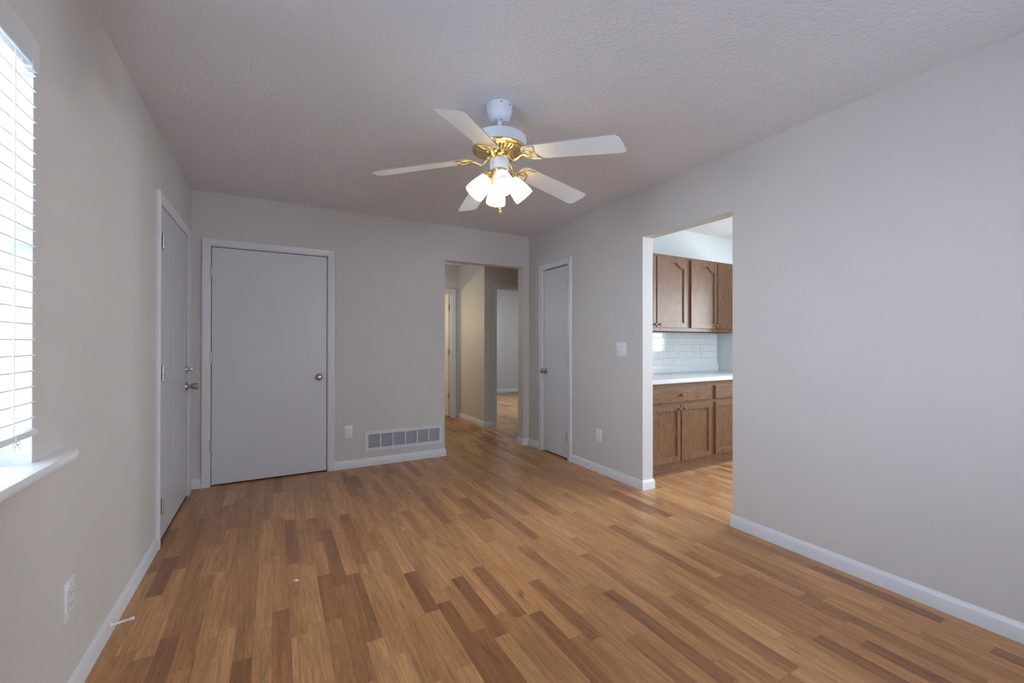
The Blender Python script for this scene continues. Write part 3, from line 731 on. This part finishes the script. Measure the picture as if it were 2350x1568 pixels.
# door stops screwed to the baseboards
def door_stop(loc, d, label, ln=0.075):
    e = empty('door_stop', loc, label, 'door stop'); d = Vector(d)
    bm = BM(); lathe(bm, [(0.011, 0), (0.011, 0.003), (0.006, 0.007), (0.0048, 0.010), (0.0048, ln - 0.014), (0.0058, ln - 0.012)], 16, axis_mat((0, 0, 0), d)); obj('stem', bm, RUBBER, e, 40)
    bm = BM(); lathe(bm, [(0.0062, ln - 0.013), (0.0072, ln - 0.010), (0.0072, ln - 0.002), (0.006, ln)], 16, axis_mat((0, 0, 0), d)); obj('tip', bm, RUBBER, e, 40)
door_stop((BT, -2.000, 0.045), (0.985, 0.12, 0.05), 'white door stop on the left baseboard below the window end')
door_stop((BT, -0.065, 0.045), (1, 0.0, -0.12), 'white door stop in the corner between entry door and flush door')
door_stop((W - BT, -1.165, 0.045), (-1, -0.1, -0.05), 'white door stop on the right baseboard below the outlet')
bm = BM(); prism(bm, [(0.0, 0.0, 0), (0.011, -0.004, 0), (0.021, -0.010, 0), (0.018, -0.019, 0), (0.006, -0.013, 0), (-0.004, -0.006, 0)], (0.001, 0, 0.003)); box(bm, (0.004, -0.012, 0.003), (0.012, -0.006, 0.006))
s_ = obj('paper_scrap', bm, SCRAP); s_.location = (0.683, -1.898, 0.0); tag(s_, 'tiny white paper scrap lying on the wood floor', 'scrap')

# ------------------------------------------------------------------ kitchen: uppers, bases, worktop, tiles
def arch_loop(u0, u1, z0, z1, rise):
    pts = [(u0, z0), (u1, z0), (u1, z1 - rise)]
    n = 24
    for k in range(1, n):
        t = k / n; u = u1 + (u0 - u1) * t
        s = 0.5 - 0.5 * math.cos(2 * PI * t); s = s ** 0.8
        fl = min(1.0, max(0.0, (min(t, 1 - t) - 0.06) / 0.34)); s = 0.5 - 0.5 * math.cos(PI * fl)
        pts.append((u, z1 - rise + rise * s))
    pts.append((u0, z1 - rise)); return pts
def cabinet_door(parent, x0, x1, z0, z1, yf, arch, knob_at, fr=0.052):
    """frame-and-panel door; front face at yf - 0.019; parent sits at origin offset"""
    o = parent.location; T3 = lambda x, z, d: (x - o.x, yf - d - o.y, z - o.z)
    bm = BM()
    inner = arch_loop(x0 + fr, x1 - fr, z0 + fr, z1 - fr + (0.0 if arch else 0), 0.055) if arch else [(x0 + fr, z0 + fr), (x1 - fr, z0 + fr), (x1 - fr, z1 - fr), (x0 + fr, z1 - fr)]
    ring_plate(bm, [(x0, z0), (x1, z0), (x1, z1), (x0, z1)], inner, T3, 0.0, 0.015)
    e_ = 0.0045
    inner2 = arch_loop(x0 + fr - .006, x1 - fr + .006, z0 + fr - .006, z1 - fr + .006, 0.055) if arch else [(x0 + fr - .006, z0 + fr - .006), (x1 - fr + .006, z0 + fr - .006), (x1 - fr + .006, z1 - fr + .006), (x0 + fr - .006, z1 - fr + .006)]
    ring_plate(bm, [(x0 + e_, z0 + e_), (x1 - e_, z0 + e_), (x1 - e_, z1 - e_), (x0 + e_, z1 - e_)], inner2, T3, 0.015, 0.019)
    d = obj('cabinet_door', bm, OAK, parent)
    bm = BM(); box(bm, T3(x0 + fr - 0.010, z0 + fr - 0.010, 0.003), T3(x1 - fr + 0.010, z1 - fr + 0.010, 0.0075)); obj('door_panel', bm, OAK, d)
    if knob_at: turned_knob(d, T3(knob_at[0], knob_at[1], 0.019))
    return d
def turned_knob(parent, p):
    bm = BM(); lathe(bm, [(0.008, 0), (0.0075, 0.004), (0.0065, 0.012), (0.009, 0.016), (0.0155, 0.020), (0.0165, 0.025), (0.014, 0.029), (0.010, 0.0305), (0.0085, 0.029), (0.0045, 0.029), (0.004, 0.031)], 20, axis_mat(p, Vector((0, -1, 0)))); obj('knob', bm, KNOBM, parent, 40)
def cab_body(parent, x0, x1, yb, yf, z0, z1, openings):
    o = parent.location; bm = BM()
    wall(bm, 'y', yf, yf + 0.019, x0, x1, z0, z1, openings)
    box(bm, (x0, yf + 0.019, z0), (x0 + 0.015, yb, z1)); box(bm, (x1 - 0.015, yf + 0.019, z0), (x1, yb, z1))
    box(bm, (x0, yf + 0.019, z0 + .02), (x1, yb, z0 + 0.036)); box(bm, (x0, yf + 0.019, z1 - 0.016), (x1, yb, z1)); box(bm, (x0, yb - 0.008, z0), (x1, yb, z1))
    for v_ in bm.verts: v_.co -= o
    obj('cabinet_body', bm, OAK, parent)
UY = KY - 0.305
def upper(x0, x1, label, knobs=True):
    e = empty('upper_cabinet', ((x0 + x1) / 2, KY - 0.15, 1.312), label, 'cabinet')
    z0, z1 = 1.312, 2.074; xm = (x0 + x1) / 2
    cab_body(e, x0, x1, KY - 0.001, UY, z0, z1, [(x0 + .045, x1 - .045, z0 + .045, z1 - .03)])
    cabinet_door(e, x0 + 0.030, xm - 0.004, z0 + 0.036, z1 - 0.022, UY, True, (xm - 0.030, z0 + 0.064))
    cabinet_door(e, xm + 0.004, x1 - 0.030, z0 + 0.036, z1 - 0.022, UY, True, (xm + 0.030, z0 + 0.064))
upper(3.39, 4.327, 'oak upper cabinet with arched doors, beside the opening jamb')
upper(4.328, 5.236, 'oak upper cabinet with arched doors, farther from the jamb')
BY = -1.592
def base(x0, x1, label, split):
    e = empty('base_cabinet', ((x0 + x1) / 2, KY - 0.3, 0.0), label, 'cabinet'); o = e.location
    z0, z1 = 0.075, 0.826; xm = split
    cab_body(e, x0, x1, KY - 0.001, BY, z0, z1, [(x0 + .045, x1 - .045, z0 + .045, 0.60), (x0 + .045, x1 - .045, 0.67, 0.77)])
    bm = BM(); box(bm, (x0, BY + 0.012, 0.0), (x1, BY + 0.03, z0)); box(bm, (x0, BY - 0.004, 0.0), (x1, BY + 0.012, 0.012), 0.004, 2)
    for v_ in bm.verts: v_.co -= o
    obj('toe_kick', bm, OAKH, e)
    cabinet_door(e, x0 + 0.028, xm - 0.004, 0.105, 0.622, BY, False, (xm - 0.030, 0.592))
    cabinet_door(e, xm + 0.004, x1 - 0.028, 0.105, 0.622, BY, False, (xm + 0.030, 0.592))
    bm = BM(); T3 = lambda x, z, d: (x - o.x, BY - d - o.y, z - o.z)
    a0, a1, c0, c1 = x0 + 0.028, x1 - 0.028, 0.652, 0.782
    ring_plate(bm, [(a0, c0), (a1, c0), (a1, c1), (a0, c1)], None, T3, 0, 0.015); i_ = .005
    ring_plate(bm, [(a0 + i_, c0 + i_), (a1 - i_, c0 + i_), (a1 - i_, c1 - i_), (a0 + i_, c1 - i_)], None, T3, 0.015, 0.019)
    d = obj('drawer_front', bm, OAKH, e); turned_knob(d, T3(xm, 0.717, 0.019))
base(3.39, 4.335, 'oak base cabinet with wide drawer over two doors, beside the jamb', 3.872)
base(4.336, 5.235, 'oak base cabinet farther from the jamb, cut by the wall edge', 4.79)
ct = empty('countertop', (4.3, KY - 0.3, 0.827), 'white laminate kitchen countertop over the oak base cabinets', 'countertop'); q = rel(ct)
bm = BM(); box(bm, q(XR + 0.002, -1.632, 0.827), q(5.235, KY - 0.001, 0.867), 0.006, 3); obj('worktop', bm, COUNTER, ct, 40)
bm = BM(); box(bm, q(XR + 0.002, KY - 0.020, 0.867), q(5.228, KY - 0.001, 0.948), 0.003, 2); obj('upstand', bm, COUNTER, ct, 40)
bm = BM(); box(bm, (XR + 0.002, KY - 0.008, 0.948), (5.205, KY - 0.0005, 1.315)); struct('wall_backsplash', bm, TILE, 'white glossy subway tile backsplash between counter and cabinets', 'tile')

# ------------------------------------------------------------------ ceiling fan with light kit
FX_, FY_ = 1.6265, -2.3125
fan = empty('ceiling_fan', (FX_, FY_, H), 'white and brass five-blade ceiling fan with four lit glass shades', 'ceiling fan')
Z = lambda z: z - H
bm = BM(); lathe(bm, [(0.066, Z(2.440)), (0.0685, Z(2.4385)), (0.0690, Z(2.408)), (0.0670, Z(2.399)), (0.061, Z(2.394)), (0.0585, Z(2.388)), (0.0575, Z(2.378)), (0.052, Z(2.366)), (0.040, Z(2.357)), (0.026, Z(2.353)), (0.020, Z(2.355))], 48); can = obj('canopy', bm, FANW, fan, 30)
for k in range(3):
    a = R(250 + k * 46); bm = BM(); lathe(bm, [(0.0035, 0), (0.0035, 0.002), (0.002, 0.003)], 10, axis_mat((0.0685 * math.cos(a), 0.0685 * math.sin(a), Z(2.426)), (math.cos(a), math.sin(a), 0))); obj('screw', bm, SLOT, can)
for k in range(6):
    a = R(k * 60 + 20); bm = BM(); lathe(bm, [(0.003, 0), (0.003, 0.001)], 8, axis_mat((0.031 * math.cos(a), 0.031 * math.sin(a), Z(2.3545)), (0.3 * math.cos(a), 0.3 * math.sin(a), -1))); obj('vent_hole', bm, SLOT, can)
bm = BM(); lathe(bm, [(0.0125, Z(2.36)), (0.0125, Z(2.265))], 20); obj('downrod', bm, FANW, fan, 30)
bm = BM(); lathe(bm, [(0.020, Z(2.284)), (0.060, Z(2.282)), (0.118, Z(2.276)), (0.134, Z(2.271)), (0.1405, Z(2.264)), (0.1420, Z(2.256)), (0.1420, Z(2.212)), (0.136, Z(2.208))], 64); obj('motor_housing', bm, FANW, fan, 30)
# brass ring: rolled rim, shallow dish with radial slots
bm = BM(); lathe(bm, [(0.136, Z(2.210)), (0.1425, Z(2.211)), (0.1445, Z(2.206)), (0.1425, Z(2.201)), (0.136, Z(2.198)), (0.126, Z(2.200)), (0.121, Z(2.196)), (0.074, Z(2.181)), (0.066, Z(2.180)), (0.050, Z(2.178))], 64, cap=False)
vr = obj('vent_ring', bm, BRASS, fan, 25)
bm = BM()
for k in range(34):
    a = 2 * PI * k / 34; ca, sa = math.cos(a), math.sin(a)
    P_ = lambda r_, w, z: (r_ * ca - w * sa, r_ * sa + w * ca, Z(z))
    prism(bm, [P_(0.078, -0.0022, 2.1816), P_(0.078, 0.0022, 2.1816), P_(0.116, 0.0038, 2.1938), P_(0.116, -0.0038, 2.1938)], (0, 0, 0.004))
obj('vent_slots', bm, SLOTB, vr)
bm = BM(); lathe(bm, [(0.030, Z(2.19)), (0.058, Z(2.182)), (0.060, Z(2.168)), (0.055, Z(2.162)), (0.045, Z(2.154)), (0.03, Z(2.150))], 40); obj('flywheel', bm, BRASS, fan, 30)
bm = BM(); lathe(bm, [(0.030, Z(2.160)), (0.046, Z(2.158)), (0.0495, Z(2.154)), (0.0500, Z(2.149)), (0.0500, Z(2.106)), (0.0485, Z(2.100)), (0.044, Z(2.097))], 48); obj('switch_housing', bm, FANW, fan, 30)
bm = BM(); lathe(bm, [(0.046, Z(2.100)), (0.047, Z(2.095)), (0.043, Z(2.088)), (0.036, Z(2.076)), (0.030, Z(2.058)), (0.022, Z(2.044)), (0.012, Z(2.036)), (0.009, Z(2.026)), (0.011, Z(2.020)), (0.006, Z(2.014)), (0.002, Z(2.012))], 40); obj('light_fitter', bm, BRASS, fan, 30)
# blades
PIT = R(12.5)
def leaf(base, tip, width, n=16):
    b_, t_ = Vector(base), Vector(tip); d = t_ - b_; w = Vector((-d.y, d.x)).normalized()
    L_, R_ = [], []
    for k in range(n + 1):
        s = k / n; h_ = width * 0.5 * (math.sin(PI * s ** 0.75)) ** 0.9
        L_.append(b_ + d * s + w * h_); R_.append(b_ + d * s - w * h_)
    return L_ + R_[-2:0:-1]
def make_blade(ang, zr, zt):
    ca, sa = math.cos(ang), math.sin(ang)
    sl = (zt - zr) / 0.52
    def P(u, v, dz=0.0):   # blade plane, pitched about its long axis and drooping a little
        x, y, z = u, v * math.cos(PIT), Z(zr) + (u - 0.14) * sl - v * math.sin(PIT) + dz
        return (x * ca - y * sa, x * sa + y * ca, z)
    def Q(u, v, z): return (u * ca - v * sa, u * sa + v * ca, Z(z))
    outl = []
    u0, u1, w0, w1, rr = 0.140, 0.664, 0.054, 0.067, 0.028
    for k in range(13):
        a = R(90 + 15 * k); outl.append((u0 + 0.040 + 0.040 * math.cos(a), w0 * math.sin(a)))
    for s, a0 in ((-1, -90), (1, 0)):
        for k in range(7):
            a = R(a0 + 15 * k); outl.append((u1 - rr + rr * math.cos(a), s * (w1 - rr) + rr * math.sin(a)))
    bm = BM()
    lo = [bm.verts.new(P(u, v, 0.0)) for u, v in outl]; hi = [bm.verts.new(P(u, v, 0.006)) for u, v in outl]
    bm.faces.new(lo[::-1]); bm.faces.new(hi)
    n = len(outl)
    for i in range(n):
        f = bm.faces.new((lo[i], lo[(i + 1) % n], hi[(i + 1) % n], hi[i])); f.material_index = 1
    b_ = obj('blade', bm, [BLADEW, BLADEEDGE], fan)
    # brass bracket: swan-neck arm, two leaf loops and a ring on the underside
    bm = BM()
    arm = [Q(0.048, 0, 2.166), Q(0.062, 0, 2.162), Q(0.074, 0, 2.150), Q(0.084, 0, 2.136), Q(0.097, 0, zr - 0.022), Q(0.112, 0, zr - 0.018), P(0.130, 0, -0.010), P(0.150, 0, -0.006), P(0.160, 0, -0.005)]
    tube(bm, arm, [0.0095, 0.009, 0.008, 0.0075, 0.007, 0.0065, 0.006, 0.006, 0.0055], seg=10)
    for tip in ((0.226, 0.050), (0.226, -0.050)):
        tube(bm, [P(p.x, p.y, -0.004) for p in leaf((0.146, -0.26 * tip[1]), tip, 0.052)], 0.0038, True, 8)
    tube(bm, [P(0.168 + 0.017 * math.cos(a), 0.020 * math.sin(a), -0.0045) for a in [2 * PI * k / 20 for k in range(20)]], 0.0032, True, 8)
    obj('blade_bracket', bm, BRASS, b_, 50)
for ang_, zr_, zt_ in ((225.6, 2.152, 2.073), (298.4, 2.157, 2.076), (13.7, 2.136, 2.097), (81.9, 2.150, 2.080), (148.1, 2.153, 2.093)): make_blade(R(ang_), zr_, zt_)
# light arms, shades, bulbs
for k in range(4):
    a = R(252 + 90 * k); ca, sa = math.cos(a), math.sin(a)
    C_ = Vector((0.134 * ca, 0.134 * sa, Z(1.968))); A_ = Vector((0.060 * ca, 0.060 * sa, Z(2.057))); ax = (C_ - A_).normalized(); ln = (C_ - A_).length
    bm = BM(); B0 = A_ - ax * 0.050
    lathe(bm, [(0.012, 0.0), (0.014, 0.010), (0.018, 0.022), (0.027, 0.040), (0.031, 0.050), (0.0315, 0.056), (0.0295, 0.058)], 32, axis_mat(B0, ax)); arm_o = obj('light_arm', bm, BRASS, fan, 35)
    qd = ax.to_track_quat('Z', 'Y')
    bm = BM(); prof = [(0.0275, 0.0), (0.0320, 0.010), (0.0395, 0.028), (0.0455, 0.050), (0.0500, 0.075), (0.0530, 0.098), (0.0540, ln)]
    inn = [(r_ - 0.0025, z_) for r_, z_ in prof[::-1]]
    lathe(bm, prof + inn, 44, cap=False)
    sh = obj('lamp_shade', bm, SHADE, fan, 60, A_); sh.rotation_mode = 'QUATERNION'; sh.rotation_quaternion = qd
    bm = BM(); tube(bm, [((0.0536) * math.cos(t), 0.0536 * math.sin(t), ln) for t in [2 * PI * i / 44 for i in range(44)]], 0.0020, True, 8); obj('rim_band', bm, BRONZERIM, sh)
    bm = BM(); lathe(bm, [(0.004, 0.022), (0.013, 0.024), (0.0145, 0.040), (0.020, 0.050), (0.0270, 0.066), (0.0300, 0.080), (0.0285, 0.094), (0.022, 0.104), (0.012, 0.1095), (0.002, 0.111)], 28); obj('bulb', bm, BULB, sh, 60)
# pull chains
def chain(x, y, z0, z1, fob):
    bm = BM(); z = z0
    while z > z1:
        bmesh.ops.create_icosphere(bm, subdivisions=1, radius=0.0017, matrix=Matrix.Translation((x, y, z))); z -= 0.0036
    tube(bm, [(x, y, z0), (x, y, z1)], 0.0007, seg=5)
    c = obj('pull_chain', bm, NICKEL, fan)
    bm = BM()
    if fob: lathe(bm, [(0.002, z1), (0.005, z1 - 0.006), (0.0085, z1 - 0.017), (0.0065, z1 - 0.026), (0.003, z1 - 0.031), (0.005, z1 - 0.035), (0.0015, z1 - 0.040)], 16, Matrix.Translation((x, y, 0)))
    else: lathe(bm, [(0.002, z1 + 0.024), (0.0028, z1 + 0.02), (0.0028, z1 + 0.002), (0.001, z1)], 12, Matrix.Translation((x, y, 0)))
    obj('chain_fob', bm, BRASS if fob else NICKEL, c, 40)
dx, dy = math.cos(R(243)), math.sin(R(243))      # towards the viewer
lx, ly = math.cos(R(151)), math.sin(R(151))      # towards the left of the picture
chain(0.047 * dx + 0.034 * lx, 0.047 * dy + 0.034 * ly, Z(2.13), Z(1.905), False)
chain(0.020 * dx - 0.003 * lx, 0.020 * dy - 0.003 * ly, Z(2.06), Z(1.902), True)
